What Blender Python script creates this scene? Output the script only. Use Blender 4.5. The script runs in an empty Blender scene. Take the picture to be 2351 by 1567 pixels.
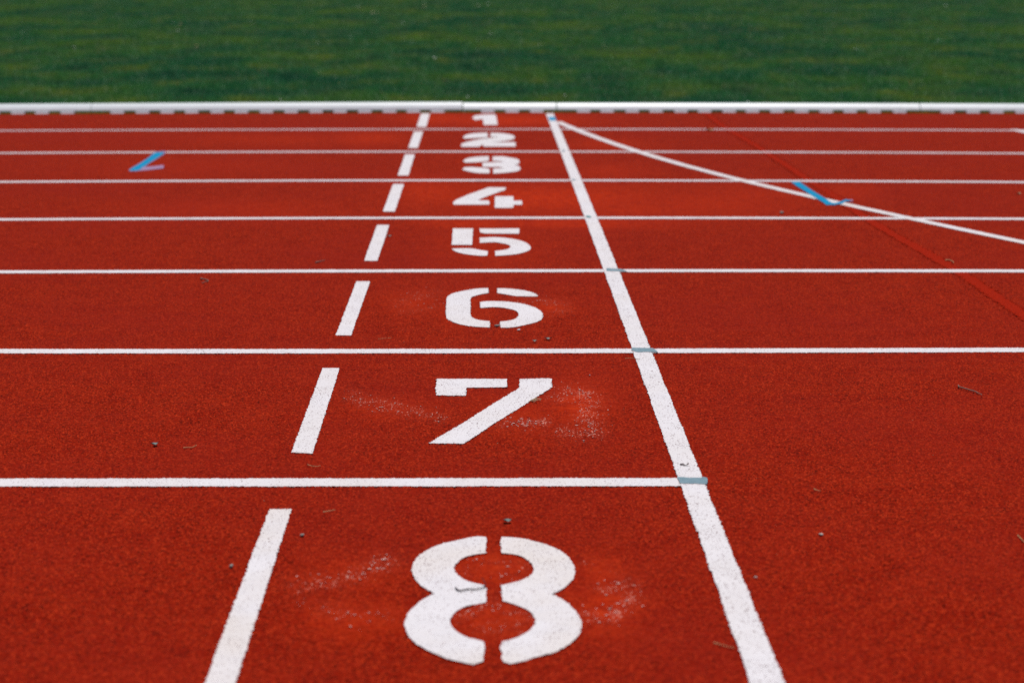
import bpy, bmesh, math, random
import numpy as np
from mathutils import Vector
from mathutils.geometry import tessellate_polygon

random.seed(7)
rng = np.random.default_rng(7)
scene = bpy.context.scene
COL = scene.collection

# ------------------------------------------------------------------ camera
W, H, F = 2351.0, 1567.0, 4060.0
CAM_H = 1.0625
TH = math.atan(897.5 / F)
CT, ST = math.cos(TH), math.sin(TH)
cam_d = bpy.data.cameras.new('camera')
cam = bpy.data.objects.new('camera', cam_d)
COL.objects.link(cam)
cam.location = (0, 0, CAM_H)
cam.rotation_euler = (math.pi / 2 - TH, 0, 0)
cam_d.sensor_fit = 'HORIZONTAL'
cam_d.sensor_width = 36.0
cam_d.lens = 36.0 * F / W
cam_d.clip_start = 0.05
cam_d.clip_end = 1500
cam_d.dof.use_dof = True
cam_d.dof.focus_distance = 4.35
cam_d.dof.aperture_fstop = 3.7
cam_d.dof.aperture_blades = 0
scene.camera = cam


def G(px, py, z=0.0):
    """where the sight line through a point of the photograph meets the ground"""
    xc, yc = (px - W / 2) / F, (py - H / 2) / F
    t = (CAM_H - z) / (ST + yc * CT)
    return (xc * t, (CT - yc * ST) * t)


def PX(x, y, z=0.0):
    zc = y * CT + (CAM_H - z) * ST
    yc = ((CAM_H - z) * CT - y * ST)
    return W / 2 + F * x / zc, H / 2 + F * yc / zc


# ------------------------------------------------------------------ helpers
def tag(o, label=None, cat=None, group=None, kind=None):
    if label: o['label'] = label
    if cat: o['category'] = cat
    if group: o['group'] = group
    if kind: o['kind'] = kind
    return o


def link(o, parent=None):
    COL.objects.link(o)
    if parent is not None:
        o.parent = parent
    return o


def mesh_obj(name, verts, faces, mat, parent=None, smooth=False, loc=None):
    me = bpy.data.meshes.new(name)
    me.from_pydata([tuple(v) for v in verts], [], faces)
    me.materials.append(mat)
    if smooth:
        me.polygons.foreach_set('use_smooth', [True] * len(me.polygons))
    me.update()
    o = bpy.data.objects.new(name, me)
    if loc is not None:
        o.location = loc
    return link(o, parent)


def empty(name, loc=(0, 0, 0)):
    o = bpy.data.objects.new(name, None)
    o.empty_display_size = 0.1
    o.location = loc
    return link(o)


def np_mesh(name, verts, quads, mat, smooth=False, corners=4):
    me = bpy.data.meshes.new(name)
    nv, nf = len(verts), len(quads)
    me.vertices.add(nv)
    me.vertices.foreach_set('co', verts.astype(np.float32).ravel())
    me.loops.add(nf * corners)
    me.loops.foreach_set('vertex_index', quads.astype(np.int32).ravel())
    me.polygons.add(nf)
    me.polygons.foreach_set('loop_start', np.arange(0, nf * corners, corners, dtype=np.int32))
    me.materials.append(mat)
    me.update(calc_edges=True)
    me.polygons.foreach_set('use_smooth', np.full(nf, smooth, dtype=bool))
    me.validate()
    return me


# ------------------------------------------------------------------ materials
class NT:
    def __init__(self, name):
        self.m = bpy.data.materials.new(name)
        self.m.use_nodes = True
        self.t = self.m.node_tree
        self.t.nodes.clear()
        self.out = self.n('ShaderNodeOutputMaterial')

    def n(self, typ, **kw):
        nd = self.t.nodes.new(typ)
        for k, v in kw.items():
            setattr(nd, k, v)
        return nd

    def l(self, a, b):
        self.t.links.new(a, b)

    def noise(self, scale, detail=2.0, rough=0.5, vec=None, lac=2.0):
        nd = self.n('ShaderNodeTexNoise')
        nd.inputs['Scale'].default_value = scale
        nd.inputs['Detail'].default_value = detail
        nd.inputs['Roughness'].default_value = rough
        if vec is not None:
            self.l(vec, nd.inputs['Vector'])
        return nd.outputs['Fac']

    def ramp(self, fac, stops):
        nd = self.n('ShaderNodeValToRGB')
        e = nd.color_ramp.elements
        while len(e) < len(stops):
            e.new(0.5)
        for k, (p, c) in enumerate(stops):
            e[k].position = p
            e[k].color = (*c, 1) if len(c) == 3 else c
        self.l(fac, nd.inputs[0])
        return nd.outputs[0]

    def mrange(self, fac, a, b, c=0.0, d=1.0):
        nd = self.n('ShaderNodeMapRange')
        nd.inputs[1].default_value = a
        nd.inputs[2].default_value = b
        nd.inputs[3].default_value = c
        nd.inputs[4].default_value = d
        self.l(fac, nd.inputs[0])
        return nd.outputs[0]

    def math(self, op, a, b):
        nd = self.n('ShaderNodeMath', operation=op)
        for k, v in enumerate((a, b)):
            if isinstance(v, (int, float)):
                nd.inputs[k].default_value = v
            else:
                self.l(v, nd.inputs[k])
        return nd.outputs[0]

    def mix(self, fac, a, b, blend='MIX'):
        nd = self.n('ShaderNodeMix', data_type='RGBA', blend_type=blend)
        for sock, v in ((nd.inputs[0], fac), (nd.inputs[6], a), (nd.inputs[7], b)):
            if isinstance(v, (int, float)):
                sock.default_value = v
            elif isinstance(v, tuple):
                sock.default_value = (*v, 1)
            else:
                self.l(v, sock)
        return nd.outputs[2]

    def coord(self):
        return self.n('ShaderNodeNewGeometry').outputs['Position']

    def principled(self, col, rough=0.8, spec=0.3, metal=0.0, bump=None, bstr=0.5, bdist=0.001):
        p = self.n('ShaderNodeBsdfPrincipled')
        if isinstance(col, tuple):
            p.inputs['Base Color'].default_value = (*col, 1)
        else:
            self.l(col, p.inputs['Base Color'])
        if isinstance(rough, (int, float)):
            p.inputs['Roughness'].default_value = rough
        else:
            self.l(rough, p.inputs['Roughness'])
        p.inputs['Specular IOR Level'].default_value = spec
        p.inputs['Metallic'].default_value = metal
        if bump is not None:
            b = self.n('ShaderNodeBump')
            b.inputs['Strength'].default_value = bstr
            b.inputs['Distance'].default_value = bdist
            self.l(bump, b.inputs['Height'])
            self.l(b.outputs[0], p.inputs['Normal'])
        self.l(p.outputs[0], self.out.inputs[0])
        return self.m


RED_D, RED_M, RED_L = (0.082, 0.0038, 0.0014), (0.248, 0.0085, 0.0015), (0.48, 0.036, 0.008)


def red_colour(N, pos):
    vor = N.n('ShaderNodeTexVoronoi')
    vor.inputs['Scale'].default_value = 310
    N.l(pos, vor.inputs['Vector'])
    sep = N.n('ShaderNodeSeparateColor')
    N.l(vor.outputs['Color'], sep.inputs[0])
    gran = N.ramp(sep.outputs[0], [(0.05, RED_D), (0.42, RED_M), (0.72, RED_M), (1.0, RED_L)])
    mid = N.noise(9, 4, 0.65, pos)
    col = N.mix(N.mrange(mid, 0.35, 0.7, 0, 0.6), gran, N.mix(0.3, gran, RED_L))
    big = N.noise(1.1, 3, 0.6, pos)
    col = N.mix(N.mrange(big, 0.4, 0.7, 0, 0.75), col, N.mix(0.6, col, (0.25, 0.011, 0.006)))
    return col


def mat_track():
    N = NT('red_rubber_granules')
    pos = N.coord()
    col = red_colour(N, pos)
    at = N.n('ShaderNodeAttribute', attribute_name='repaint')
    patch = N.math('MULTIPLY', at.outputs['Fac'], N.mrange(N.noise(22, 5, 0.75, pos), 0.33, 0.62, 0.25, 1.0))
    smooth_red = N.ramp(N.noise(45, 3, 0.6, pos), [(0.3, (0.36, 0.011, 0.0006)), (0.7, (0.58, 0.040, 0.004))])
    col = N.mix(patch, col, smooth_red)
    gh = N.n('ShaderNodeAttribute', attribute_name='old_paint').outputs['Fac']
    spk = N.math('ADD', N.noise(190, 2, 0.6, pos), N.math('MULTIPLY', gh, 0.235))
    col = N.mix(N.math('MULTIPLY', N.mrange(spk, 0.735, 0.84), N.mrange(gh, 0.05, 0.4)), col, (0.72, 0.34, 0.26))
    col = N.mix(N.math('MULTIPLY', gh, 0.10), col, (0.56, 0.10, 0.05))
    bump = N.noise(420, 2, 0.6, pos)
    m = N.principled(col, 0.9, 0.02, bump=bump, bstr=0.35, bdist=0.0012)
    p = [n for n in N.t.nodes if n.type == 'BSDF_PRINCIPLED'][0]
    p.inputs['Sheen Weight'].default_value = 0.11
    p.inputs['Sheen Roughness'].default_value = 0.45
    p.inputs['Sheen Tint'].default_value = (1.0, 0.26, 0.14, 1)
    return m


def mat_paint(name, wear=0.0, base=(0.79, 0.75, 0.755), fleck=0.5, warmth=0.25):
    """white road paint over rubber granules: pits show the dark rubber, wear lets the red through"""
    N = NT(name)
    pos = N.coord()
    red = red_colour(N, pos)
    tone = N.mix(N.mrange(N.noise(14, 4, 0.6, pos), 0.35, 0.7, 0, 0.55), base, tuple(c * 0.87 for c in base))
    dirt = N.mrange(N.noise(38, 5, 0.7, pos), 0.6, 0.78, 0, 0.35)
    tone = N.mix(dirt, tone, (0.46, 0.41, 0.38))
    warm = N.mrange(N.noise(3.1, 5, 0.65, pos), 0.42, 0.72, 0, warmth)
    tone = N.mix(warm, tone, (0.70, 0.60, 0.50))
    f1 = N.noise(270, 1.5, 0.5, pos)
    dens = N.mrange(N.noise(11, 3, 0.6, pos), 0.3, 0.7, 0.0, 0.08)
    pit = N.mrange(N.math('ADD', f1, N.math('MULTIPLY', dens, fleck)), 0.665, 0.72)
    tone = N.mix(pit, tone, (0.13, 0.045, 0.04))
    if wear > 0:
        f2 = N.noise(140, 4, 0.75, pos)
        f3 = N.noise(2.2, 3, 0.6, pos)
        g = N.math('ADD', f2, N.math('MULTIPLY', N.math('SUBTRACT', f3, 0.5), 0.35))
        c = 0.36 + 0.2 * wear
        w = N.mrange(g, c + 0.09, c - 0.09)
        w = N.math('ADD', N.math('MULTIPLY', w, 0.75), 0.25 * wear)
        tone = N.mix(w, tone, N.mix(0.15, red, base))
    bump = N.noise(260, 2, 0.6, pos)
    return N.principled(tone, 0.62, 0.3, bump=bump, bstr=0.28, bdist=0.0012)


def mat_plain(name, col, var=0.25, rough=0.8, scale=120, spec=0.25, bump=0.2):
    N = NT(name)
    pos = N.coord()
    c2 = tuple(min(1, c * (1 - var)) for c in col)
    c3 = tuple(min(1, c * (1 + var)) for c in col)
    c = N.ramp(N.noise(scale, 4, 0.65, pos), [(0.3, c2), (0.7, c3)])
    return N.principled(c, rough, spec, bump=N.noise(scale * 2, 2, 0.6, pos), bstr=bump, bdist=0.001)


def mat_grass():
    N = NT('grass_blades')
    pos = N.coord()
    at = N.n('ShaderNodeAttribute', attribute_name='tone')
    mp = N.n('ShaderNodeMapping')
    mp.inputs['Scale'].default_value = (1.0, 0.55, 1.0)
    N.l(pos, mp.inputs['Vector'])
    big = N.noise(0.55, 4, 0.62, mp.outputs[0])
    mid = N.noise(1.9, 5, 0.65, mp.outputs[0])
    c = N.ramp(big, [(0.39, (0.012, 0.145, 0.058)), (0.5, (0.036, 0.198, 0.055)), (0.61, (0.115, 0.255, 0.030))])
    yel = N.mrange(mid, 0.53, 0.68, 0, 0.75)
    c = N.mix(yel, c, (0.27, 0.30, 0.02))
    blue = N.mrange(mid, 0.48, 0.34, 0, 0.75)
    c = N.mix(blue, c, (0.003, 0.062, 0.036))
    c = N.mix(at.outputs['Fac'], N.mix(0.25, c, (0.008, 0.05, 0.020)), N.mix(0.10, c, (0.08, 0.22, 0.06)))
    dry = N.mrange(at.outputs['Fac'], 0.99, 0.995)
    c = N.mix(dry, c, (0.30, 0.25, 0.08))
    d = N.n('ShaderNodeBsdfDiffuse')
    tr = N.n('ShaderNodeBsdfTranslucent')
    gl = N.n('ShaderNodeBsdfGlossy')
    gl.inputs['Roughness'].default_value = 0.45
    gl.inputs['Color'].default_value = (0.8, 0.9, 0.85, 1)
    N.l(c, d.inputs[0]); N.l(c, tr.inputs[0])
    m1 = N.n('ShaderNodeMixShader'); m1.inputs[0].default_value = 0.45
    N.l(d.outputs[0], m1.inputs[1]); N.l(tr.outputs[0], m1.inputs[2])
    m2 = N.n('ShaderNodeMixShader'); m2.inputs[0].default_value = 0.015
    N.l(m1.outputs[0], m2.inputs[1]); N.l(gl.outputs[0], m2.inputs[2])
    N.l(m2.outputs[0], N.out.inputs[0])
    return N.m


def mat_soil():
    N = NT('infield_soil')
    pos = N.coord()
    a = N.noise(0.55, 4, 0.62, pos)
    b = N.noise(18, 5, 0.7, pos)
    c = N.mix(b, N.ramp(a, [(0.35, (0.010, 0.045, 0.022)), (0.65, (0.032, 0.066, 0.016))]), (0.03, 0.045, 0.014))
    return N.principled(c, 0.95, 0.05, bump=b, bstr=0.6, bdist=0.02)


M_TRACK = mat_track()
M_WHITE = mat_paint('white_paint', 0.0, fleck=1.0)
M_WHITE_FRESH = mat_paint('white_paint_dusty', 0.0, fleck=0.75, warmth=0.6)
M_LINE = mat_paint('white_line_paint', 0.0, fleck=1.15)
M_WORN = [mat_paint('worn_line_paint', 0.16), mat_paint('most_worn_line_paint', 0.34)]
M_OLD = mat_plain('painted_over_red', (0.31, 0.0135, 0.003), 0.4, 0.95, 150, 0.02)
def mat_streak():
    N = NT('grey_blue_brushed_paint')
    pos = N.coord()
    mp = N.n('ShaderNodeMapping')
    mp.inputs['Scale'].default_value = (45, 420, 100)
    N.l(pos, mp.inputs['Vector'])
    f = N.noise(1.0, 4, 0.7, mp.outputs[0])
    c = N.ramp(f, [(0.30, (0.075, 0.12, 0.15)), (0.48, (0.16, 0.26, 0.30)), (0.62, (0.25, 0.36, 0.41)), (0.74, (0.55, 0.58, 0.60))])
    return N.principled(c, 0.7, 0.25, bump=f, bstr=0.3, bdist=0.001)


M_GREYB = mat_streak()
M_TEAL = mat_plain('teal_mark_paint', (0.05, 0.22, 0.22), 0.25, 0.7)
M_BLUE = mat_plain('sky_blue_mark_paint', (0.0, 0.255, 0.47), 0.14, 0.75, 60, 0.08)
M_BLUE_THIN = mat_plain('thin_lilac_blue_paint', (0.33, 0.20, 0.34), 0.2, 0.7, 90)
M_SPRAY = mat_plain('pale_blue_overspray', (0.52, 0.50, 0.66), 0.12, 0.7, 90)
M_KERB = mat_plain('white_aluminium', (0.88, 0.93, 0.93), 0.05, 0.38, 5, 0.5, 0.05)
M_TWIG = mat_plain('brown_bark', (0.22, 0.13, 0.10), 0.45, 0.85, 400)
M_TWIG_D = mat_plain('dark_bark', (0.055, 0.03, 0.03), 0.4, 0.85, 400)
M_STRAW = mat_plain('dry_straw', (0.50, 0.30, 0.14), 0.25, 0.8, 300)
M_STONE = mat_plain('grey_stone', (0.27, 0.27, 0.24), 0.35, 0.85, 300)
M_STONE_W = mat_plain('white_stone', (0.62, 0.60, 0.52), 0.15, 0.8, 300)
M_SCRAP = mat_plain('grey_green_leaf', (0.19, 0.26, 0.24), 0.4, 0.8, 300)
M_TAN = mat_plain('tan_dry_leaf', (0.47, 0.33, 0.19), 0.3, 0.85, 200)
M_CHIP = mat_plain('white_chip', (0.75, 0.72, 0.72), 0.1, 0.7, 200)
M_CREAM = mat_plain('cream_leaf', (0.62, 0.55, 0.34), 0.2, 0.8, 80)
M_GRASS = mat_grass()
M_SOIL = mat_soil()

# ------------------------------------------------------------------ shapes lying on the track
def resample(pts, step, jit=0.0, closed=True):
    out = []
    n = len(pts)
    for i in range(n if closed else n - 1):
        a, b = Vector(pts[i]), Vector(pts[(i + 1) % n])
        d = b - a
        L = d.length
        k = max(1, int(L / step))
        nrm = Vector((-d.y, d.x)) / max(L, 1e-9)
        for j in range(k):
            p = a + d * (j / k)
            if jit and j:
                p = p + nrm * random.gauss(0, jit)
            out.append((p.x, p.y))
    if not closed:
        out.append(tuple(pts[-1]))
    return out


def smooth_closed(pts, corner=0.80):
    """round the softly bending stretches of an outline, keep its sharp corners"""
    n = len(pts)
    P = [Vector(p) for p in pts]
    sharp = []
    for i in range(n):
        a, b = (P[i] - P[i - 1]), (P[(i + 1) % n] - P[i])
        sharp.append(a.length < 1e-9 or b.length < 1e-9 or a.normalized().dot(b.normalized()) < corner)
    out = []
    for i in range(n):
        p1, p2 = P[i], P[(i + 1) % n]
        p0 = P[i - 1] if not sharp[i] else p1 - (p2 - p1)
        p3 = P[(i + 2) % n] if not sharp[(i + 1) % n] else p2 + (p2 - p1)
        for t in (0, 0.25, 0.5, 0.75):
            q = 0.5 * ((2 * p1) + (p2 - p0) * t + (2 * p0 - 5 * p1 + 4 * p2 - p3) * t * t + (3 * p1 - p0 - 3 * p2 + p3) * t ** 3)
            out.append((q.x, q.y))
    return out


def slab(name, outline, z, mat, parent=None, step=0.004, jit=0.0011, bottom=-0.004, loc=(0, 0)):
    pts = resample(outline, step, jit)
    pts = [(x - loc[0], y - loc[1]) for x, y in pts]
    n = len(pts)
    tris = tessellate_polygon([[Vector((x, y, 0)) for x, y in pts]])
    verts = [(x, y, z) for x, y in pts] + [(x, y, bottom) for x, y in pts]
    faces = []
    for t in tris:
        a, b, c = (Vector(pts[k]) for k in t)
        cr = (b - a).x * (c - a).y - (b - a).y * (c - a).x
        faces.append(tuple(t) if cr > 0 else tuple(reversed(t)))
    area = sum(pts[i][0] * pts[(i + 1) % n][1] - pts[(i + 1) % n][0] * pts[i][1] for i in range(n))
    for i in range(n):
        j = (i + 1) % n
        faces.append((i, n + i, n + j, j) if area > 0 else (j, n + j, n + i, i))
    o = mesh_obj(name, verts, faces, mat, parent)
    o.data.materials.append(M_TRACK)
    for p in o.data.polygons:
        p.material_index = 0 if len(p.vertices) == 3 else 1
    if parent is None:
        o.location = (loc[0], loc[1], 0)
    return o


def ribbon_outline(centre, width, step=0.02):
    c = resample(centre, step, 0, closed=False)
    P = [Vector(p) for p in c]
    L, R = [], []
    for i, p in enumerate(P):
        d = (P[min(i + 1, len(P) - 1)] - P[max(i - 1, 0)]).normalized()
        nrm = Vector((-d.y, d.x))
        w = width if not callable(width) else width(i / (len(P) - 1))
        L.append(p + nrm * w / 2)
        R.append(p - nrm * w / 2)
    return [(p.x, p.y) for p in L] + [(p.x, p.y) for p in reversed(R)]


def strip(name, centre, width, z, mat, step=0.004, jit=0.0011, bottom=-0.004, parent=None):
    """long painted line: quad strip with ragged edges"""
    c = resample(centre, step, 0, closed=False)
    P = np.array(c)
    d = np.gradient(P, axis=0)
    d /= np.linalg.norm(d, axis=1)[:, None]
    nrm = np.stack([-d[:, 1], d[:, 0]], 1)
    n = len(P)
    wl = width / 2 + rng.normal(0, jit, n)
    wr = width / 2 + rng.normal(0, jit, n)
    arc = np.cumsum(np.r_[0, np.linalg.norm(np.diff(P, axis=0), axis=1)])
    wl += 0.0006 * np.sin(arc * 23 + 1) + 0.0004 * np.sin(arc * 61)
    wr += 0.0006 * np.sin(arc * 19) + 0.0004 * np.sin(arc * 53 + 2)
    L = P + nrm * wl[:, None]
    R = P - nrm * wr[:, None]
    V = np.zeros((4 * n, 3))
    V[0:n, :2] = L; V[0:n, 2] = z
    V[n:2 * n, :2] = R; V[n:2 * n, 2] = z
    V[2 * n:3 * n, :2] = L; V[2 * n:3 * n, 2] = bottom
    V[3 * n:, :2] = R; V[3 * n:, 2] = bottom
    i = np.arange(n - 1)
    top = np.stack([n + i, n + i + 1, i + 1, i], 1)
    s1 = np.stack([3 * n + i, 3 * n + i + 1, n + i + 1, n + i], 1)
    s2 = np.stack([i, i + 1, 2 * n + i + 1, 2 * n + i], 1)
    caps = np.array([[0, 2 * n, 3 * n, n], [2 * n - 1, 4 * n - 1, 3 * n - 1, n - 1]])
    me = np_mesh(name, V, np.concatenate([top, s1, s2, caps]), mat)
    me.materials.append(M_TRACK)
    me.polygons.foreach_set('material_index', (np.arange(len(me.polygons)) >= len(top)).astype(np.int32))
    return link(bpy.data.objects.new(name, me), parent)


def Z(pts, ox, oy, s):
    return [(ox + x / s, oy + y / s) for x, y in pts]


def Gs(pts):
    return [G(x, y) for x, y in pts]


# ------------------------------------------------------------------ lane lines
LANES = [
    ('7/8', [(0, 1107.1), (800, 1107.3), (1400, 1106.8), (1600, 1105.6)]),
    ('6/7', [(0, 806.1), (650, 805.8), (1400, 805.5), (2351, 803)]),
    ('5/6', [(0, 624.3), (650, 622.2), (1550, 621.4), (2351, 621.9)]),
    ('4/5', [(0, 504.1), (800, 500.4), (1150, 499.7), (1500, 500.7), (2351, 502.4)]),
    ('3/4', [(0, 417.9), (800, 413.9), (1500, 415), (2351, 418.1)]),
    ('2/3', [(0, 351.9), (800, 347.4), (1500, 349.7), (2351, 352.0)]),
    ('1/2', [(0, 300.5), (800, 296.3), (1500, 297.9), (2351, 299.2)]),
]
LANE_LABEL = {
    '7/8': 'white lane line between number 7 and number 8, stopping at the finish line',
    '6/7': 'white lane line between number 6 and number 7 across the red track',
    '5/6': 'white lane line between number 5 and number 6 across the red track',
    '4/5': 'white lane line between number 4 and number 5 across the red track',
    '3/4': 'slightly pinkish lane line between number 3 and number 4',
    '2/3': 'worn pink lane line between number 2 and number 3',
    '1/2': 'most worn, pinkest lane line, between number 1 and number 2',
}
LANE_MAT = {'7/8': M_WHITE_FRESH, '6/7': M_LINE, '5/6': M_LINE, '4/5': M_LINE, '3/4': M_LINE, '2/3': M_WORN[0], '1/2': M_WORN[1]}
for i, (nm, pts) in enumerate(LANES):
    w = np.array(Gs(pts))
    co = np.polyfit(w[:, 0], w[:, 1], 2 if i > 0 else 1)
    x0 = -w[:, 0].max() - 2.2 if i > 0 else -3.2
    x1 = w[:, 0].max() + 2.2 if i > 0 else G(1606, 1105.6)[0]
    if i > 0:
        x0 = w[:, 0].min() - 2.2
    xs = np.arange(x0, x1, 0.05)
    line = [(x, float(np.polyval(co, x))) for x in list(xs) + [x1]]
    o = strip('lane_line', line, 0.056 if i == 0 else 0.054, 0.0006, LANE_MAT[nm], step=0.0035 if i < 3 else 0.008,
              jit=0.0012 if i < 3 else 0.0015)
    tag(o, LANE_LABEL[nm], 'lane line', 'white lane lines across the track')

# finish line, curved start line, painted-over old line
fin = [(1254.5, 260.5), (1262, 262), (1276.8, 297), (1296, 345), (1328.5, 430), (1380.6, 560), (1402, 617.4), (1470.7, 800.3),
       (1495.7, 860), (1584.3, 1095.8), (1762.4, 1567), (1850, 1802)]
fw = np.array(Gs(fin[1:]))
co = np.polyfit(fw[:, 1], fw[:, 0], 2)
ys = np.arange(fw[:, 1].min(), fw[:, 1].max() + 0.05, 0.05)
o = strip('finish_line', [(float(np.polyval(co, y)), float(y)) for y in ys], 0.0505, 0.0014, M_WHITE, step=0.0035)
tag(o, 'long white finish line running from the kerb down past the number 8', 'finish line')

cur = [(1280, 278.6), (1285.9, 283.7), (1321.7, 297.3), (1362.5, 313.0), (1413.5, 331.6), (1474.8, 351.0), (1500, 358.5), (1608.6, 390), (1717.2, 417.9),
       (1825.8, 443.2), (1934.4, 466), (2043, 491.4), (2115, 507.7), (2224, 530), (2351, 556), (2480, 583)]
cw = np.array(Gs(cur))
co = np.polyfit(cw[:, 0], cw[:, 1], 5)
xs = np.linspace(cw[0, 0], cw[-1, 0], 80)
cl_ = [(float(x), float(np.polyval(co, x))) for x in xs]
(xa, ya), (xb, yb) = cl_[-6], cl_[-1]
cl_ += [(xb + (xb - xa) / math.hypot(xb - xa, yb - ya) * d, yb + (yb - ya) / math.hypot(xb - xa, yb - ya) * d) for d in (1, 2, 3, 4)]
o = strip('curved_start_line', cl_, 0.052, 0.0010, M_WHITE_FRESH, step=0.006)
tag(o, 'curved white line fanning right from the top of the finish line across the lanes', 'curved line')

old = [(1612, 259), (1625, 263), (1660, 290), (1730, 331), (1800, 376), (1850, 409), (1900, 440), (1945, 470), (2000, 508), (2060, 543),
       (2120, 576), (2200, 622), (2260, 662), (2351, 724), (2440, 790)]
old_w = Gs(old)
(xa, ya), (xb, yb) = old_w[-3], old_w[-1]
old_w += [(xb + (xb - xa) * 2, yb + (yb - ya) * 2), (xb + (xb - xa) * 4, yb + (yb - ya) * 4)]
o = strip('painted_over_line', old_w, 0.048, 0.0002, M_OLD, step=0.004, jit=0.005)
tag(o, 'faint old line painted over in brighter red, slanting down to the right', 'old line')
o = strip('line_stub', Gs([(2326, 297.5), (2351, 303), (2420, 319), (2600, 360), (2900, 428)]), 0.05, 0.0010, M_WHITE, step=0.006)
tag(o, 'short white line leaving the pinkest lane line at the right end', 'line')

# ------------------------------------------------------------------ dashes
DASH = {
    8: [(618.2, 1168.6), (669.8, 1168.6), (540.5, 1567), (521, 1627), (447.7, 1627), (470, 1567)],
    7: [(740.7, 844.9), (780, 844.9), (717.4, 1041), (668.8, 1039)],
    6: [(818.4, 645.9), (850, 645.9), (806, 770), (770.4, 770)],
    5: [(865.7, 516.7), (894, 516.7), (866.5, 599), (835.7, 599)],
    4: [(902.5, 422.9), (927.8, 422.9), (906, 486), (878.9, 486)],
    3: [(930, 354.8), (952.4, 354.8), (937.7, 403.1), (912.9, 403.1)],
    2: [(950.8, 302.4), (971.5, 302.4), (958.9, 340.1), (937, 340.1)],
    1: [(966.9, 260.9), (986.9, 260.9), (978.4, 291.8), (956.6, 291.4)],
}
for k, p in DASH.items():
    o = slab('lane_dash', Gs(p), 0.0009, M_WHITE if k < 8 else M_WHITE_FRESH, step=0.004 if k > 4 else 0.01)
    tag(o, 'white dash painted in the same lane as number %d, left of it' % k, 'dash', 'white dashes left of the lane numbers')

# ------------------------------------------------------------------ lane numbers (stencilled strokes)
DIG = {}
DIG[8] = [Z([(995, 150), (905, 143), (800, 160), (650, 195), (500, 232), (380, 285), (290, 345), (235, 410), (212, 480), (222, 545), (260, 615),
             (340, 690), (450, 745), (340, 805), (240, 880), (170, 960), (132, 1055), (150, 1140), (220, 1250), (350, 1335), (460, 1385), (600, 1440),
             (740, 1475), (860, 1500), (968, 1462), (978, 1260), (900, 1235), (800, 1212), (700, 1160), (640, 1105), (615, 1040), (650, 965),
             (720, 912), (800, 880), (960, 850), (998, 835), (997, 690), (960, 655), (850, 632), (760, 597), (690, 545), (657, 480), (690, 420),
             (770, 365), (880, 335), (985, 322), (992, 230), (1003, 195)], 900, 1200, 4.6087),
          Z([(1158, 150), (1280, 155), (1420, 175), (1580, 215), (1720, 265), (1840, 340), (1910, 420), (1938, 505), (1915, 590), (1850, 665),
             (1770, 720), (1690, 752), (1800, 810), (1900, 890), (1970, 970), (2005, 1060), (1998, 1140), (1940, 1230), (1830, 1310), (1720, 1370),
             (1560, 1410), (1400, 1460), (1250, 1492), (1180, 1470), (1155, 1425), (1170, 1380), (1142, 1325), (1168, 1255), (1260, 1235),
             (1370, 1190), (1460, 1130), (1515, 1060), (1500, 985), (1440, 925), (1340, 880), (1240, 845), (1165, 825), (1160, 660), (1280, 632),
             (1380, 602), (1470, 550), (1500, 490), (1470, 425), (1400, 370), (1310, 338), (1160, 320), (1148, 240)], 900, 1200, 4.6087)]
DIG[7] = [Z([(305, 135), (1410, 138), (1420, 265), (1370, 272), (765, 278), (755, 405), (290, 400), (282, 300), (290, 190)], 960, 850, 6.9147),
          Z([(1612, 140), (2050, 128), (2120, 135), (2130, 270), (1610, 600), (1200, 850), (820, 1110), (720, 1165), (180, 1160), (300, 1075),
             (700, 845), (1250, 495), (1610, 280)], 960, 850, 6.9147)]
DIG[6] = [Z([(1045, 110), (900, 112), (700, 132), (450, 180), (280, 220), (190, 275), (148, 325), (138, 440), (130, 560), (130, 700), (160, 770), (270, 835),
             (420, 885), (600, 925), (800, 945), (1075, 958), (1080, 830), (1050, 820), (900, 805), (780, 780), (690, 735), (662, 690), (661, 550),
             (660, 400), (668, 320), (720, 290), (850, 250), (1045, 215)], 1010, 650, 9.404),
          Z([(1240, 115), (1400, 115), (1600, 130), (1800, 155), (2000, 205), (2115, 268), (2100, 288), (1900, 288), (1650, 285), (1520, 262),
             (1380, 238), (1235, 215)], 1010, 650, 9.404),
          Z([(868, 410), (1000, 393), (1250, 390), (1500, 405), (1750, 440), (1950, 490), (2100, 550), (2200, 630), (2228, 710), (2190, 790),
             (2080, 845), (1900, 890), (1700, 935), (1500, 962), (1310, 962), (1300, 830), (1450, 815), (1600, 780), (1690, 720), (1695, 660),
             (1640, 600), (1500, 558), (1300, 525), (1100, 520), (940, 535), (875, 538)], 1010, 650, 9.404)]
DIG[5] = [Z([(225, 165), (740, 165), (715, 590), (190, 585)], 1020, 510, 11.195),
          Z([(905, 170), (1920, 165), (1930, 300), (1050, 295), (920, 270)], 1020, 510, 11.195),
          Z([(905, 405), (1250, 390), (1550, 405), (1800, 440), (2000, 490), (2150, 560), (2225, 650), (2200, 710), (2080, 770), (1850, 825),
             (1600, 850), (1310, 868), (1300, 745), (1500, 720), (1640, 690), (1705, 630), (1620, 575), (1450, 540), (1300, 518), (1150, 522),
             (915, 535)], 1020, 510, 11.195),
          Z([(190, 685), (500, 675), (720, 682), (900, 715), (1125, 750), (1110, 865), (950, 868), (700, 845), (450, 805), (290, 755)], 1020, 510, 11.195)]
DIG[4] = [Z([(1200, 135), (1720, 140), (1690, 215), (1450, 295), (1200, 385), (860, 525), (1190, 530), (1225, 560), (1215, 655), (150, 655),
             (130, 590), (220, 510), (600, 350)], 1030, 420, 13.061),
          Z([(1395, 405), (1940, 405), (1945, 535), (2200, 535), (2205, 660), (1945, 660), (1935, 750), (1380, 750)], 1030, 420, 13.061)]
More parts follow.
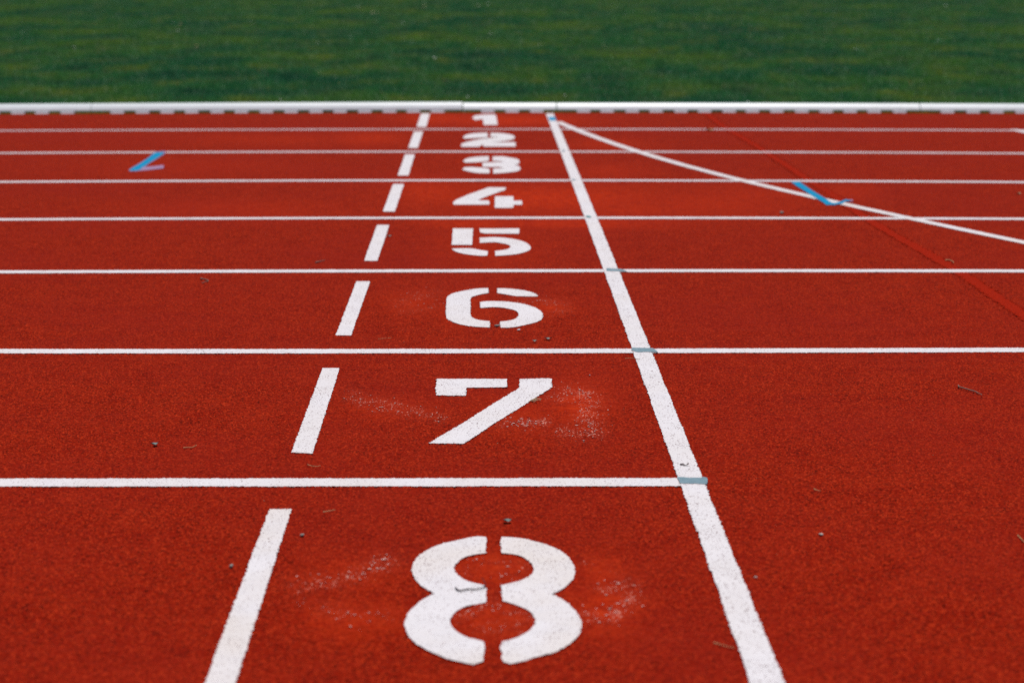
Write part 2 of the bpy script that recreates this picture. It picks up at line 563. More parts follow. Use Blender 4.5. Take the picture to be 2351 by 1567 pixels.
DIG[3] = [Z([(200, 300), (330, 205), (700, 150), (1060, 130), (1065, 290), (700, 330), (300, 350)], 1050, 350, 14.694),
          Z([(180, 560), (260, 505), (500, 500), (800, 520), (1090, 560), (1085, 710), (850, 705), (600, 690), (350, 640), (190, 590)], 1050, 350, 14.694),
          Z([(1190, 140), (1500, 135), (1800, 180), (2020, 225), (2100, 310), (2060, 390), (1930, 428), (2080, 465), (2130, 535), (2100, 600),
             (1950, 650), (1600, 690), (1215, 720), (1210, 550), (1590, 530), (1400, 497), (855, 495), (850, 350), (1250, 335), (1590, 318),
             (1400, 295), (1195, 290)], 1050, 350, 14.694)]
DIG[2] = [Z([(220, 920), (400, 840), (700, 800), (1090, 785), (1090, 960), (700, 975), (250, 1000)], 1050, 255, 15.673),
          Z([(1190, 790), (1500, 795), (1800, 830), (2020, 890), (2060, 970), (1950, 1040), (1700, 1080), (1250, 1132), (2090, 1125), (2100, 1280),
             (960, 1285), (900, 1210), (780, 1290), (150, 1295), (140, 1200), (300, 1130), (700, 1040), (1200, 970), (1500, 943), (1350, 930),
             (1195, 940)], 1050, 255, 15.673)]
DIG[1] = [Z([(530, 260), (620, 170), (1000, 130), (1370, 130), (1410, 250), (1450, 500), (950, 510), (920, 290), (650, 330)], 1050, 255, 15.673)]
for k in range(8, 0, -1):
    world = [Gs(s) for s in DIG[k]]
    allp = [p for s in world for p in s]
    cx = sum(p[0] for p in allp) / len(allp)
    cy = sum(p[1] for p in allp) / len(allp)
    root = empty('lane_number', (cx, cy, 0))
    tag(root, 'white stencilled number %d painted on the red track' % k, 'number', 'stencilled lane numbers')
    for s in world:
        pts = smooth_closed(s) if k in (8, 6, 5, 3, 2) else s
        slab('stroke', pts, 0.0010, M_WHITE_FRESH if k == 8 else M_WHITE, root, step=0.0035 if k > 5 else 0.008,
             jit=0.0013 if k > 5 else 0.001, loc=(cx, cy))

# ------------------------------------------------------------------ blue ticks and grey crossing marks
tick_a = Z([(1490, 212), (1860, 185), (1895, 250), (1600, 452), (1250, 662), (1000, 838), (890, 900), (820, 985), (620, 1032), (380, 1032), (325, 988), (485, 893), (812, 712), (1190, 448)], 280, 340, 19.592)
halo_a = Z([(1480, 190), (1900, 140), (1985, 170), (1930, 260), (1600, 480), (1250, 690), (1020, 850), (1350, 840), (1800, 780), (1890, 800), (1870, 920),
            (1300, 985), (900, 1025), (600, 1055), (350, 1060), (300, 990), (450, 890), (800, 690), (1200, 430)], 280, 340, 19.592)
root = empty('blue_tick', (*G(330, 380), 0))
tag(root, 'blue painted tick with a lilac hook, between dash and left edge', 'tick mark')
slab('thin_paint', Gs(halo_a), 0.0016, M_BLUE_THIN, root, loc=G(330, 380))
slab('blue_stroke', Gs(tick_a), 0.0022, M_BLUE, root, loc=G(330, 380))
tick_b = Z([(230, 190), (500, 185), (620, 270), (900, 460), (1150, 610), (1330, 720), (1500, 845), (1620, 860), (1800, 800), (1960, 738), (2110, 760), (2110, 786), (1930, 812),
            (1860, 870), (1600, 915), (1340, 915), (1210, 815), (950, 660), (650, 470), (400, 315)], 1800, 405, 13.829)
halo_b = Z([(2100, 748), (2180, 755), (2200, 790), (2100, 800)], 1800, 405, 13.829)
root = empty('blue_tick', (*G(1890, 450), 0))
tag(root, 'bright blue painted tick lying across the curved white line', 'tick mark')
slab('blue_stroke', Gs(tick_b), 0.0020, M_BLUE, root, loc=G(1890, 450))
slab('thin_paint', Gs(halo_b), 0.0024, M_BLUE_THIN, root, loc=G(1890, 450))

MARKS = [
    (Z([(90, 810), (350, 810), (700, 840), (1340, 850), (1440, 800), (1580, 830), (1690, 930), (1640, 1170), (1560, 1190), (1000, 1140), (900, 1165), (640, 1150),
        (240, 1130), (150, 960)], 1550, 1060, 22.39), M_GREYB, 'grey-blue paint mark where the line between 7 and 8 meets the finish line'),
    (Z([(520, 440), (800, 460), (1600, 475), (1720, 530), (1900, 700), (1850, 705), (1550, 690), (1250, 680), (900, 700), (720, 680), (460, 600)], 1430, 780, 23.51),
     M_GREYB, 'ragged grey-blue paint mark where the line between 6 and 7 crosses the finish line'),
    (Z([(165, 270), (210, 245), (430, 262), (700, 270), (860, 345), (850, 360), (560, 350), (250, 345), (185, 330)], 1380, 600, 14.694), M_GREYB,
     'thin teal-grey paint mark where the line between 5 and 6 crosses the finish line'),
    ([(1344, 496), (1353, 496.3), (1358, 498.5), (1356, 500.5), (1347, 500)], M_TEAL, 'tiny dark teal mark where the line between 4 and 5 meets the finish line'),
    ([(1312.5, 411.5), (1320, 412), (1321.5, 415), (1315, 415)], M_GREYB, 'tiny grey mark where the line between 3 and 4 meets the finish line'),
    ([(1290.5, 344.5), (1296, 345), (1296, 349), (1291.5, 349)], M_GREYB, 'faint grey dot where the line between 2 and 3 meets the finish line'),
    ([(1259, 269.2), (1274.5, 269.2), (1277, 277.5), (1261.5, 277.5)], M_BLUE, 'small sky blue mark near the kerb end of the finish line'),
]
for p, m, lab in MARKS:
    o = slab('crossing_mark', Gs(p), 0.0021, m, step=0.004, jit=0.0008)
    tag(o, lab, 'paint mark', 'paint marks on the finish line')

# ------------------------------------------------------------------ the track sheet, with real granules
Y_KERB = G(1175, 258)[1]
Y_END = Y_KERB + 0.35
d0, d1 = 2.0, Y_END
ratio = 0.00088
rows = [d0]
while rows[-1] < d1:
    rows.append(rows[-1] * (1 + ratio))
rows = np.array(rows)
half = (W / 2 / F) * 1.17
ncol = 760
u = np.linspace(-half, half, ncol)
u_out = np.array([half * 1.05, half * 1.5, half * 3, half * 8, half * 20])
u = np.concatenate([-u_out[::-1], u, u_out])
near_rows = np.array([-14.0, -6.0, -2.0, 0.0, 1.0, 1.7, 1.95])


def vnoise(x, y, cell, seed):
    gx, gy = x / cell, y / cell
    ix, iy = np.floor(gx).astype(np.int64), np.floor(gy).astype(np.int64)
    fx, fy = gx - ix, gy - iy
    fx = fx * fx * (3 - 2 * fx); fy = fy * fy * (3 - 2 * fy)

    def h(a, b):
        n = (a * 374761393 + b * 668265263 + seed * 1442695041) & 0x7fffffff
        n = ((n ^ (n >> 13)) * 1274126177) & 0x7fffffff
        return ((n ^ (n >> 16)) & 0xffff) / 65535.0
    return (h(ix, iy) * (1 - fx) + h(ix + 1, iy) * fx) * (1 - fy) + (h(ix, iy + 1) * (1 - fx) + h(ix + 1, iy + 1) * fx) * fy


dist = rows * CT + CAM_H * ST
X = u[None, :] * dist[:, None]
Y = np.repeat(rows[:, None], len(u), 1)
v = 0.88 * vnoise(X, Y, 0.0042, 1) + 0.12 * vnoise(X, Y, 0.013, 2)
Zh = 0.0004 - 0.0046 * (1 - v) ** 1.5
Zh += 0.0006 * (vnoise(X, Y, 0.12, 3) - 0.5)

PATCH = [  # centre x, y, radius x, y in the photograph, strength: redone smooth red areas
    (1250, 455, 280, 32, 1.0), (985, 440, 90, 34, .8), (1400, 392, 90, 18, .5), (1165, 276, 170, 13, 1.0), (850, 318, 90, 16, .7), (1010, 272, 90, 14, .9),
    (1310, 512, 220, 12, .85), (1090, 512, 130, 12, .8), (1620, 468, 200, 32, .6), (1700, 450, 160, 26, .5), (1330, 925, 62, 46, .95), (1195, 945, 90, 40, .5),
    (815, 1420, 120, 48, .6), (800, 1320, 110, 40, .4), (1390, 1395, 75, 60, .8), (1380, 1310, 60, 40, .6), (1130, 1300, 95, 40, .75), (1135, 1425, 95, 45, .65),
    (1265, 705, 50, 16, .7), (1060, 710, 60, 40, .5), (945, 695, 75, 30, .45), (880, 935, 100, 22, .4), (1120, 560, 120, 60, .4), (560, 480, 260, 22, .4),
    (640, 320, 220, 14, .4), (1180, 372, 160, 28, .35), (1390, 330, 90, 14, .5), (420, 380, 240, 24, .3), (1440, 480, 160, 18, .7), (1950, 440, 60, 20, .5),
]
px, py = PX(X, Y)
rep = np.zeros_like(X)
for cx, cy, rx, ry, s in PATCH:
    rep = np.maximum(rep, s * np.exp(-0.9 * (((px - cx) / rx) ** 2 + ((py - cy) / ry) ** 2)))
Zh = Zh * (1 - 0.45 * rep)
GHOST = [  # traces of removed numerals: photo polyline, half width in photo pixels (across x and y scale), density
    ([(812, 908), (835, 920), (890, 930), (960, 946), (1010, 958)], 15, .75), ([(1290, 903), (1342, 900), (1354, 930), (1348, 965), (1364, 988), (1305, 988)], 20, .95),
    ([(1150, 966), (1195, 968), (1245, 968)], 14, .95), ([(690, 1345), (740, 1328), (770, 1333), (830, 1312), (885, 1288)], 20, .8),
    ([(740, 1400), (800, 1412), (885, 1412)], 16, .55), ([(690, 1375), (780, 1380)], 12, .35), ([(1060, 1310), (1110, 1292), (1200, 1302)], 18, .6),
    ([(1055, 1420), (1120, 1384), (1205, 1405), (1190, 1440), (1100, 1440)], 20, .65), ([(1345, 1408), (1385, 1420), (1432, 1400), (1456, 1370), (1440, 1340), (1395, 1348)], 18, .85),
    ([(1350, 1290), (1400, 1310), (1440, 1330)], 16, .45), ([(915, 698), (945, 680), (1005, 672)], 12, .6), ([(920, 715), (1000, 705)], 9, .45), ([(1180, 688), (1240, 690), (1296, 700)], 10, .6), ([(1255, 720), (1300, 712)], 8, .5),
]
gho = np.zeros_like(X)
gm = (py > 640) & (py < 1480) & (px > 600) & (px < 1560)
qx, qy = px[gm], py[gm]
gv = np.zeros_like(qx)
for pl, hwid, den in GHOST:
    for (ax, ay), (bx, by) in zip(pl[:-1], pl[1:]):
        dx, dy = bx - ax, by - ay
        t = np.clip(((qx - ax) * dx + (qy - ay) * dy) / (dx * dx + dy * dy), 0, 1)
        dd = ((qx - ax - t * dx) / 1.3) ** 2 + ((qy - ay - t * dy) / 0.8) ** 2
        gv = np.maximum(gv, den * np.exp(-0.7 * dd / (1.25 * hwid) ** 2))
gho[gm] = gv * np.clip(0.05 + 0.75 * vnoise(X[gm], Y[gm], 0.028, 21) + 0.5 * vnoise(X[gm], Y[gm], 0.009, 22), 0, 1)
KB = np.polyfit(*np.array([G(0, 261.9), G(550, 259.3), G(1100, 258.2), G(1700, 258.6), G(2351, 260.0)]).T, 2)
back = np.polyval(KB, np.clip(X, -6, 6)) + 0.018
Zh = np.where(Y > back, -0.03, Zh)
Y = np.minimum(Y, back)
fade = np.ones(len(u)); fade[:5] = 0; fade[-5:] = 0
Zh = np.where((fade[None, :] > 0) | (Zh < -0.02), Zh, -0.0010)
Yn = near_rows
Xn = np.repeat((u * dist[0])[None, :], len(Yn), 0)
X = np.concatenate([Xn, X]); Y = np.concatenate([np.repeat(Yn[:, None], len(u), 1), Y])
Zh = np.concatenate([np.full(Xn.shape, -0.0010), Zh]); rep = np.concatenate([np.zeros(Xn.shape), rep]); gho = np.concatenate([np.zeros(Xn.shape), gho])
nr, nc = X.shape
V = np.stack([X, Y, Zh], -1).reshape(-1, 3)
ii = np.arange(nr - 1)[:, None] * nc + np.arange(nc - 1)[None, :]
Q = np.stack([ii, ii + 1, ii + nc + 1, ii + nc], -1).reshape(-1, 4)
me = np_mesh('running_track', V, Q, M_TRACK, smooth=True)
a = me.attributes.new('repaint', 'FLOAT', 'POINT')
a.data.foreach_set('value', rep.astype(np.float32).ravel())
a = me.attributes.new('old_paint', 'FLOAT', 'POINT')
a.data.foreach_set('value', gho.astype(np.float32).ravel())
track = link(bpy.data.objects.new('running_track', me))
tag(track, 'red granular running track surface', kind='structure')

# field ground: one sheet to the horizon, a few centimetres under the track
me = np_mesh('infield_ground', np.array([[-400, -60, -.02], [400, -60, -.02], [400, 900, -.02], [-400, 900, -.02]], float), np.array([[0, 1, 2, 3]]), M_SOIL)
tag(link(bpy.data.objects.new('infield_ground', me)), 'dark soil under the green infield grass', kind='structure')

# ------------------------------------------------------------------ flecks of old white paint (nobody could count them)
def flecks(pts_px, n, spread, size, label, mat=M_CHIP):
    vs, fs = [], []
    for _ in range(int(n * 0.55)):
        k = random.random() * (len(pts_px) - 1)
        i = int(k); t = k - i
        ax, ay = pts_px[i]; bx, by = pts_px[min(i + 1, len(pts_px) - 1)]
        x = ax + (bx - ax) * t + random.gauss(0, spread[0])
        y = ay + (by - ay) * t + random.gauss(0, spread[1])
        gx, gy = G(x, y)
        r = 1.05 * size * random.uniform(0.3, 1.0) ** 1.4
        m = random.choice((3, 4, 5))
        a0 = random.random() * 6.28
        b = len(vs)
        zt = 0.0003 + random.random() * 0.0005
        el = random.uniform(1, 2.2)
        for j in range(m):
            q = a0 + 6.283 * j / m
            rr = r * random.uniform(0.6, 1.2)
            vs.append((gx + rr * math.cos(q) * el, gy + rr * math.sin(q), zt))
        for j in range(m):
            vs.append((vs[b + j][0], vs[b + j][1], zt - 0.0006))
        fs.append(tuple(range(b, b + m)))
        for j in range(m):
            fs.append((b + j, b + m + j, b + m + (j + 1) % m, b + (j + 1) % m))
    o = mesh_obj('paint_flecks', vs, fs, mat)
    o.data.materials.append(M_TRACK)
    for p in o.data.polygons:
        if p.normal.z < 0.5 and p.normal.z > -0.5:
            p.material_index = 1
    tag(o, label, 'paint flecks', kind='stuff')


M_FLECK = mat_plain('old_white_fleck', (0.78, 0.52, 0.46), 0.2, 0.7, 200)
flecks([(812, 910), (835, 922), (890, 930), (960, 948), (1020, 960)], 120, (14, 7), 0.0019, 'scattered white paint flecks left of the number 7', M_FLECK)
flecks([(1290, 905), (1340, 900), (1352, 930), (1345, 965), (1362, 988), (1300, 988)], 230, (20, 11), 0.0020, 'dense white paint flecks right of the number 7', M_FLECK)
flecks([(1150, 968), (1190, 968), (1215, 975), (1245, 966)], 120, (12, 7), 0.0021, 'white paint flecks under the slanting stroke of the number 7', M_FLECK)
flecks([(690, 1345), (740, 1325), (770, 1335), (830, 1310), (885, 1285), (870, 1305), (815, 1325)], 70, (16, 9), 0.0021, 'faint paint flecks left of the number 8, upper arc', M_FLECK)
flecks([(680, 1385), (735, 1395), (800, 1410), (880, 1412), (820, 1430), (740, 1410)], 50, (18, 8), 0.0018, 'faint paint flecks left of the number 8, lower arc', M_FLECK)
flecks([(1060, 1300), (1120, 1290), (1200, 1300), (1140, 1335)], 36, (22, 9), 0.0016, 'paint flecks inside the upper hole of the number 8', M_FLECK)
flecks([(1060, 1415), (1120, 1380), (1200, 1405), (1190, 1440), (1110, 1435)], 55, (24, 12), 0.0017, 'paint flecks inside the lower hole of the number 8', M_FLECK)
flecks([(1345, 1405), (1385, 1420), (1430, 1400), (1455, 1370), (1440, 1340), (1390, 1345)], 95, (16, 11), 0.0021, 'paint flecks right of the number 8', M_FLECK)
flecks([(915, 700), (945, 680), (1000, 672), (1010, 700), (930, 712)], 60, (16, 8), 0.0017, 'faint paint flecks left of the number 6', M_FLECK)
flecks([(1180, 690), (1240, 690), (1290, 700), (1300, 715), (1260, 722)], 60, (14, 7), 0.0017, 'faint paint flecks right of the number 6', M_FLECK)
flecks([(200, 1100), (600, 900), (1200, 830), (1800, 900), (1900, 1100), (1500, 1250), (700, 1150)], 46, (260, 110), 0.0013,
       'tiny pale specks of grit sprinkled over the red track', mat_plain('pale_grit', (0.55, 0.36, 0.22), 0.4, 0.8, 300))

# ------------------------------------------------------------------ small litter lying on the track
def tube(name, pts, rad, mat, z0=0.001):
    """thin stalk: pts are (photo x, photo y, lift in metres)"""
    P = []
    for i, p in enumerate(pts):
        g = G(p[0], p[1])
        P.append(Vector((g[0], g[1], z0 + rad + (p[2] if len(p) > 2 else 0))))
    Q = []
    n = len(P)
    for i in range(n - 1):
        p0, p1, p2, p3 = P[max(i - 1, 0)], P[i], P[i + 1], P[min(i + 2, n - 1)]
        for t in (0, .25, .5, .75):
            Q.append(0.5 * ((2 * p1) + (p2 - p0) * t + (2 * p0 - 5 * p1 + 4 * p2 - p3) * t * t + (3 * p1 - p0 - 3 * p2 + p3) * t ** 3))
    Q.append(P[-1])
    o0 = Q[0].copy(); o0.z = 0
    vs, fs = [], []
    S = 6
    for i, p in enumerate(Q):
        d = (Q[min(i + 1, len(Q) - 1)] - Q[max(i - 1, 0)]).normalized()
        a = d.cross(Vector((0, 0, 1))).normalized()
        b = a.cross(d)
        r = rad * (1 - 0.55 * i / len(Q)) * random.uniform(0.85, 1.15)
        for k in range(S):
            q = 6.2832 * k / S
            vs.append(p - o0 + a * (r * math.cos(q)) + b * (r * math.sin(q)))
    for i in range(len(Q) - 1):
        for k in range(S):
            fs.append((i * S + k, i * S + (k + 1) % S, (i + 1) * S + (k + 1) % S, (i + 1) * S + k))
    fs.append(tuple(range(S)))
    fs.append(tuple(reversed(range((len(Q) - 1) * S, len(Q) * S))))
    return mesh_obj(name, vs, fs, mat, smooth=True, loc=o0)


def pebble(name, px_, py_, size, mat, flat=0.6, elong=1.3):
    bm = bmesh.new()
    bmesh.ops.create_icosphere(bm, subdivisions=2, radius=1)
    ph = [random.uniform(0, 6) for _ in range(6)]
    for v_ in bm.verts:
        c = v_.co
        k = 1 + 0.16 * math.sin(3 * c.x + ph[0]) + 0.14 * math.sin(4 * c.y + ph[1]) + 0.10 * math.sin(5 * c.z + ph[2]) + random.uniform(-.05, .05)
        v_.co = Vector((c.x * k * elong, c.y * k, c.z * k * flat)) * size
    me_ = bpy.data.meshes.new(name)
    bm.to_mesh(me_); bm.free()
    me_.materials.append(mat)
    me_.polygons.foreach_set('use_smooth', [True] * len(me_.polygons))
    o = bpy.data.objects.new(name, me_)
    g = G(px_, py_)
    o.location = (g[0], g[1], size * flat * 0.75)
    o.rotation_euler = (0, 0, random.uniform(0, 3))
    return link(o)


def scrap(name, px_, py_, lx, ly, rot, mat, curl=0.5, lift=0.002):
    """small curled piece of leaf, a bent ellipse with some thickness"""
    nx, ny = 9, 5
    vs, fs = [], []
    for side in (0, 1):
        for i in range(nx):
            for j in range(ny):
                a = -1 + 2 * i / (nx - 1)
                b = -1 + 2 * j / (ny - 1)
                wv = math.sqrt(max(0.02, 1 - a * a)) * (1 + 0.2 * math.sin(5 * a))
                zz = lift + curl * lx * (a * a) * 0.55 + curl * ly * 0.4 * b * b + 0.12 * lx * math.sin(4 * a + 2 * b)
                vs.append((a * lx, b * ly * wv, max(0.0006, zz) + 0.0007 * side))
    m = nx * ny
    for i in range(nx - 1):
        for j in range(ny - 1):
            k = i * ny + j
            fs.append((k, k + 1, k + ny + 1, k + ny))
            fs.append((m + k, m + k + ny, m + k + ny + 1, m + k + 1))
    rim = [i * ny for i in range(nx)] + [(nx - 1) * ny + j for j in range(1, ny)] + [i * ny + ny - 1 for i in range(nx - 2, -1, -1)] + [j for j in range(ny - 2, 0, -1)]
    for k in range(len(rim)):
        a, b = rim[k], rim[(k + 1) % len(rim)]
        fs.append((a, m + a, m + b, b))
    g = G(px_, py_)
    o = mesh_obj(name, vs, fs, mat, smooth=True, loc=(g[0], g[1], 0.0008))
    o.rotation_euler = (0, 0, rot)
    return o


tag(tube('twig', [(2200, 887), (2202.5, 890.5), (2213, 893.5), (2228, 898), (2240, 901.5), (2245, 904.5), (2250, 906.5), (2254.5, 909)], 0.0022, M_TWIG),
    'bent brown twig lying alone on the red track near the right edge', 'twig')
tag(tube('twig', [(1045.5, 1352), (1051, 1357), (1057, 1359), (1075, 1355.5), (1090, 1356.5), (1105, 1353), (1114, 1350), (1113, 1345, .004), (1106, 1340, .008)], 0.0014, M_TWIG_D, 0.002),
    'dark wiry twig lying on the middle of the number 8', 'twig')
o = tube('insect', [(1561, 1069), (1567, 1069), (1571, 1070.5), (1576, 1071), (1581, 1069, .003)], 0.0016, M_TWIG_D, 0.002)
tag(o, 'small dark curled scrap on the finish line, just above the widest grey-blue mark', 'scrap')
o.name = 'bark_scrap'
tag(tube('twig', [(461, 640.5), (465, 642.5), (472, 643.5), (478, 645.5), (476.5, 648), (470, 649.5), (464, 652)], 0.0026, M_TWIG),
    'hooked brown twig below the line between 5 and 6, on the left half', 'twig')
tag(tube('twig', [(724, 604.5), (733, 602.5), (740, 601), (746, 599.5)], 0.0026, M_TWIG),
    'short brown twig just above the line between 5 and 6, left of the dashes', 'twig')
STRAWS = [
    ([(421, 1029.5), (430, 1028.5), (440, 1028.5), (446, 1026), (452, 1023)], .0011, 'pale straw beside the teal leaf scrap in lane 7'),
    ([(742, 1177), (752, 1175.5), (764, 1173), (771, 1172)], .0012, 'pale straw to the right of the dash in lane 8'),
    ([(706, 1068), (716, 1071), (726, 1072), (736, 1070)], .0010, 'pale straw between the dash in lane 7 and the line below it'),
    ([(2170, 599), (2178, 598), (2186, 601), (2190, 605)], .0020, 'curled pale straw by the painted-over line, above lane line 5 and 6'),
    ([(2336, 1230), (2342, 1236), (2349, 1243), (2356, 1249)], .0011, 'grey straw at the right edge of the track in lane 8'),
    ([(1638, 1477), (1655, 1481), (1670, 1486), (1686, 1489)], .0010, 'long pale straw close to the left side of the finish line in lane 8'),
    ([(1868, 1124), (1876, 1127), (1884, 1129)], .0012, 'short pale straw far right of the grey-blue mark at line 7 and 8'),
    ([(868, 779), (884, 778), (900, 777)], .0009, 'thin straw under the dash in lane 6'),
    ([(1435, 824), (1450, 823.5), (1468, 826)], .0009, 'thin straw left of the finish line just below the line between 6 and 7'),
]
for p, r, lab in STRAWS:
    tag(tube('straw', p, r, M_STRAW), lab, 'straw')
PEB = [
    (1141, 749, .0055, M_STONE, 'flat grey pebble in the bottom gap of the number 6'),
    (531, 1300, .0042, M_STONE, 'grey pebble left of the dash in lane 8'),
    (693, 1229, .0036, M_STONE, 'brownish pebble right of the dash in lane 8'),
    (1885, 1227, .0032, M_STONE_W, 'single white pebble on the empty right side of lane 8'),
    (1735, 1325, .0022, M_STONE_W, 'tiny white pebble right of the finish line in lane 8'),
    (1795, 490, .0080, M_STONE, 'grey pebble right of the finish line, just above the line between 4 and 5'),
    (1191, 758, .0040, M_CHIP, 'white paint crumb under the number 6'),
    (1354, 861, .0016, M_CHIP, 'tiny white crumb between the number 7 and the finish line'),
]
for x, y, s, m, lab in PEB:
    tag(pebble('pebble', x, y, s, m), lab, 'pebble')
SCR = [
    (1165, 1198, .0085, .006, 0.2, M_SCRAP, 'grey leaf scrap above the number 8'),
    (355, 1022, .0085, .006, 0.5, M_SCRAP, 'teal-grey leaf scrap on the left in lane 7'),
    (1228, 785, .0075, .006, -0.3, M_SCRAP, 'curled grey scrap below the number 6, the left one of a pair'),
    (1258, 779.5, .0105, .005, -0.1, M_SCRAP, 'long grey scrap below the number 6, the right one of a pair'),
    (1630, 299.5, .026, .018, 0.2, M_TAN, 'tan leaf lying on the pinkest lane line'),
    (895, 543.5, .011, .006, 0.0, M_SCRAP, 'grey scrap right of the dash in lane 5'),
    (2338, 446, .012, .008, 0.6, M_TAN, 'small tan leaf at the right edge in lane 4'),
]
for x, y, lx, ly, r, m, lab in SCR:
    tag(scrap('leaf_scrap', x, y, lx, ly, r, m), lab, 'leaf scrap')
# tuft of dry grass touching the 7
root = empty('dry_grass_tuft', (*G(1226, 923), 0))
tag(root, 'small tuft of dry tan grass touching the slanting stroke of the number 7', 'dry grass')
for k in range(7):
    x0 = random.uniform(1213, 1226)
    b = tube('stalk', [(x0, 925 - k * .5), (x0 + 8, 922.5 - k * .8, .002), (x0 + random.uniform(13, 20), 923 + random.uniform(-3, 2), .003)], .0009, M_TAN, 0.002)
    b.parent = root
    b.location = b.location - root.location

# ------------------------------------------------------------------ kerb rail between track and grass
kp = np.array([G(0, 261.9), G(550, 259.3), G(1100, 258.2), G(1700, 258.6), G(2351, 260.0)])
KC = np.polyfit(kp[:, 0], kp[:, 1], 2)
KY = lambda x: float(np.polyval(KC, x))
KDY = lambda x: float(2 * KC[0] * x + KC[1])
KX = lambda p: G(p, 258.8)[0]
# rail cross-section: (depth behind front, height)
PROF = [(0.0, 0.016), (0.0, 0.019), (0.003, 0.024), (0.013, 0.034), (0.024, 0.044), (0.036, 0.0515), (0.048, 0.0555), (0.060, 0.0565), (0.070, 0.054), (0.074, 0.047), (0.074, 0.016)]
foot_bm = bmesh.new()
bmesh.ops.create_cube(foot_bm, size=1)
for v_ in foot_bm.verts:
    top = v_.co.z > 0
    v_.co = Vector((v_.co.x * (0.093 if top else 0.087), v_.co.y * 0.055 - (0 if top or v_.co.y > 0 else .013), (v_.co.z + .5) * 0.0165))
bmesh.ops.bevel(foot_bm, geom=foot_bm.edges[:], offset=0.002, segments=2, affect='EDGES')
foot_me = bpy.data.meshes.new('foot')
foot_bm.to_mesh(foot_me); foot_bm.free()
foot_me.materials.append(M_KERB)
SECT = [  # px start, px end, extra height at start, at end, label
    (-640, 213, .000, .004, 'white kerb rail section at the left edge of the track'),
    (214.5, 1061, .004, .0078, 'long white kerb rail section behind the dash in lane 1, its right end standing proud'),
    (1063, 1277, .0026, .0020, 'short white kerb rail section right behind the number 1'),
    (1279.5, 2111, .0015, .0005, 'long white kerb rail section right of the finish line'),
    (2113, 2990, .0005, .000, 'white kerb rail section at the right edge of the track'),
]
gaps = [19.9 + 56.35 * k for k in range(-14, 23)] + [1311.5 + 55.7 * k for k in range(0, 31)]
feet_px = []
for a, b in zip(gaps[:-1], gaps[1:]):
    feet_px.append((a + b) / 2)
for p0, p1, e0, e1, lab in SECT:
    x0, x1 = KX(p0), KX(p1)
    xm = (x0 + x1) / 2
    root = empty('kerb_rail', (xm, KY(xm), 0))
    tag(root, lab, 'kerb rail', 'white kerb rail sections')
    n = 24
    vs, fs = [], []
    m = len(PROF)
    for i in range(n + 1):
        t = i / n
        x = x0 + (x1 - x0) * t
        s = KDY(x)
        L = math.hypot(1, s)
        nx, ny = -s / L, 1 / L
        ex = e0 + (e1 - e0) * t
        for dpt, hh in PROF:
            k = (hh - 0.016) / 0.0385
            vs.append((x + nx * dpt - xm, KY(x) + ny * dpt - KY(xm), hh + ex * k))
    for i in range(n):
        for j in range(m):
            a = i * m + j; b = i * m + (j + 1) % m
            fs.append((a, a + m, b + m, b))
    fs.append(tuple(range(m)))
    fs.append(tuple(reversed(range(n * m, (n + 1) * m))))
    mesh_obj('rail', vs, fs, M_KERB, root)
    for f in feet_px:
        if p0 + 18 < f < p1 - 18 or (p0 < f < p1 and f in (feet_px[0],)):
            x = KX(f + random.uniform(-1.5, 1.5))
            o = bpy.data.objects.new('foot', foot_me)
            link(o, root)
            o.location = (x - xm, KY(x) - KY(xm) + 0.0275, 0)
            o.rotation_euler = (0, 0, math.atan(KDY(x)))

# ------------------------------------------------------------------ infield grass
def grass():
    YA, YB = Y_KERB + 0.03, 52.0
    N0 = 640000
    # denser near the kerb; blades grow coarser with distance
    a, b = math.log(YA - 6), math.log(YB - 6)
    y = np.exp(rng.uniform(a, b, N0)) + 6
    hw = y * (W / 2 / F) * 1.22 + 0.6
    x = rng.uniform(-1, 1, N0) * hw
    ky = np.polyval(KC, np.clip(x, -6, 6)) + 0.062
    keep = y > ky
    # thin out by clump noise so tufts and bare patches show
    cl = 0.4 * vnoise(x, y, 0.16, 11) + 0.6 * vnoise(x, y, 0.5, 12)
    keep &= rng.random(N0) < np.clip(0.25 + 1.3 * cl, 0, 1)
    x, y, cl = x[keep], y[keep], cl[keep]
    n = len(x)
    near = np.clip(1.15 - (y - np.polyval(KC, np.clip(x, -6, 6))) * 0.8, 0, 1)
    h = (0.020 + 0.045 * cl ** 1.6 + 0.012 * near) * rng.uniform(0.55, 1.25, n)
    w = 0.0042 * (y / 12.0) * rng.uniform(0.7, 1.4, n)
    az = rng.uniform(0, 2 * np.pi, n)
    lean = rng.uniform(0.3, 2.2, n) * h
    la = rng.uniform(0, 2 * np.pi, n)
    V = np.zeros((n, 3, 3))
    V[:, 0, 0] = x - np.cos(az) * w / 2; V[:, 0, 1] = y - np.sin(az) * w / 2; V[:, 0, 2] = -0.02
    V[:, 1, 0] = x + np.cos(az) * w / 2; V[:, 1, 1] = y + np.sin(az) * w / 2; V[:, 1, 2] = -0.02
    V[:, 2, 0] = x + np.cos(la) * lean; V[:, 2, 1] = y + np.sin(la) * lean; V[:, 2, 2] = h - 0.02
    tone = np.repeat(np.clip(rng.random(n), 0, 1), 3)
    me_ = np_mesh('grass', V.reshape(-1, 3), np.arange(3 * n).reshape(n, 3), M_GRASS, corners=3)
    a_ = me_.attributes.new('tone', 'FLOAT', 'POINT')
    a_.data.foreach_set('value', tone.astype(np.float32))
    o = link(bpy.data.objects.new('grass', me_))
    tag(o, 'dark green mown infield grass behind the white kerb', 'grass', kind='stuff')


grass()
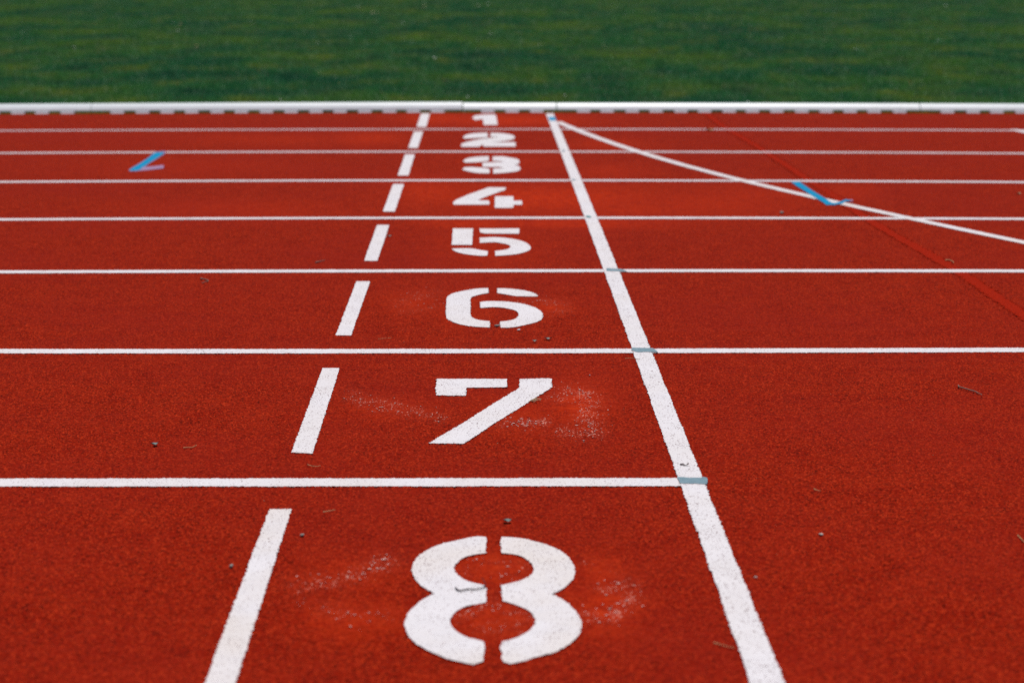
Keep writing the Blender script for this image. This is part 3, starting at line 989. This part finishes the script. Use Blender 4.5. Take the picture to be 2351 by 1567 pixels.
# a few leaves on the grass that the photo shows one by one
LEAF = [(860, 37, .055, 'cream leaf lying on the grass, the largest pale one, top left of centre', M_CREAM),
        (972, 22, .045, 'pale leaf lying on the grass near the top edge', M_CREAM),
        (449, 117, .030, 'orange-brown leaf lying on the grass on the left', M_TAN),
        (415, 65, .040, 'dull olive leaf lying on the grass upper left', M_TAN)]
for x, y, s, lab, m in LEAF:
    o = scrap('fallen_leaf', x, y, s, s * .6, random.uniform(0, 3), m, 0.35, 0.02)
    o.location.z = 0.030
    tag(o, lab, 'leaf')
# scattered tiny pale solids standing in for glints on the backlit grass
vs, fs = [], []
for _ in range(30):
    y = random.uniform(Y_KERB + 0.4, 36)
    x = random.uniform(-1, 1) * y * 0.33
    r = random.uniform(.005, .013) * (0.7 + y / 40)
    zc = random.uniform(.024, .040)
    b = len(vs)
    for k in range(6):
        q = 6.283 * k / 6
        vs.append((x + r * math.cos(q), y + r * math.sin(q), zc))
    vs.append((x, y, zc + r * .6)); vs.append((x, y, zc - r * .6))
    for k in range(6):
        fs.append((b + k, b + (k + 1) % 6, b + 6)); fs.append((b + (k + 1) % 6, b + k, b + 7))
o = mesh_obj('grass_glints', vs, fs, mat_plain('pale_glint', (0.72, 0.76, 0.68), .15, .7, 40))
tag(o, 'tiny pale specks standing in for glints on the infield grass', 'glints', kind='stuff')

# ------------------------------------------------------------------ light
SUN_EL, SUN_AZ = math.radians(72), math.radians(12)     # ahead of the camera, a little to the right
world = bpy.data.worlds.new('World')
scene.world = world
world.use_nodes = True
wt = world.node_tree
bg = wt.nodes['Background']
sky = wt.nodes.new('ShaderNodeTexSky')
sky.sky_type = 'NISHITA'
sky.sun_disc = False
sky.sun_elevation = SUN_EL
sky.sun_rotation = SUN_AZ
wt.links.new(sky.outputs[0], bg.inputs[0])
bg.inputs[1].default_value = 0.07
sd = bpy.data.lights.new('sun', 'SUN')
sd.energy = 3.2
sd.angle = math.radians(0.6)
sd.color = (1.0, 0.945, 0.895)
so = bpy.data.objects.new('sun', sd)
link(so)
dirv = Vector((math.sin(SUN_AZ) * math.cos(SUN_EL), math.cos(SUN_AZ) * math.cos(SUN_EL), math.sin(SUN_EL)))
so.rotation_euler = dirv.to_track_quat('Z', 'Y').to_euler()
so.location = (0, 0, 30)

vs_ = scene.view_settings
vs_.view_transform = 'Standard'
vs_.look = 'None'
vs_.exposure = 0.0
vs_.gamma = 1.0
vs_.use_curve_mapping = False
scene.cycles.max_bounces = 6
scene.cycles.use_denoising = False
scene.cycles.filter_width = 1.35
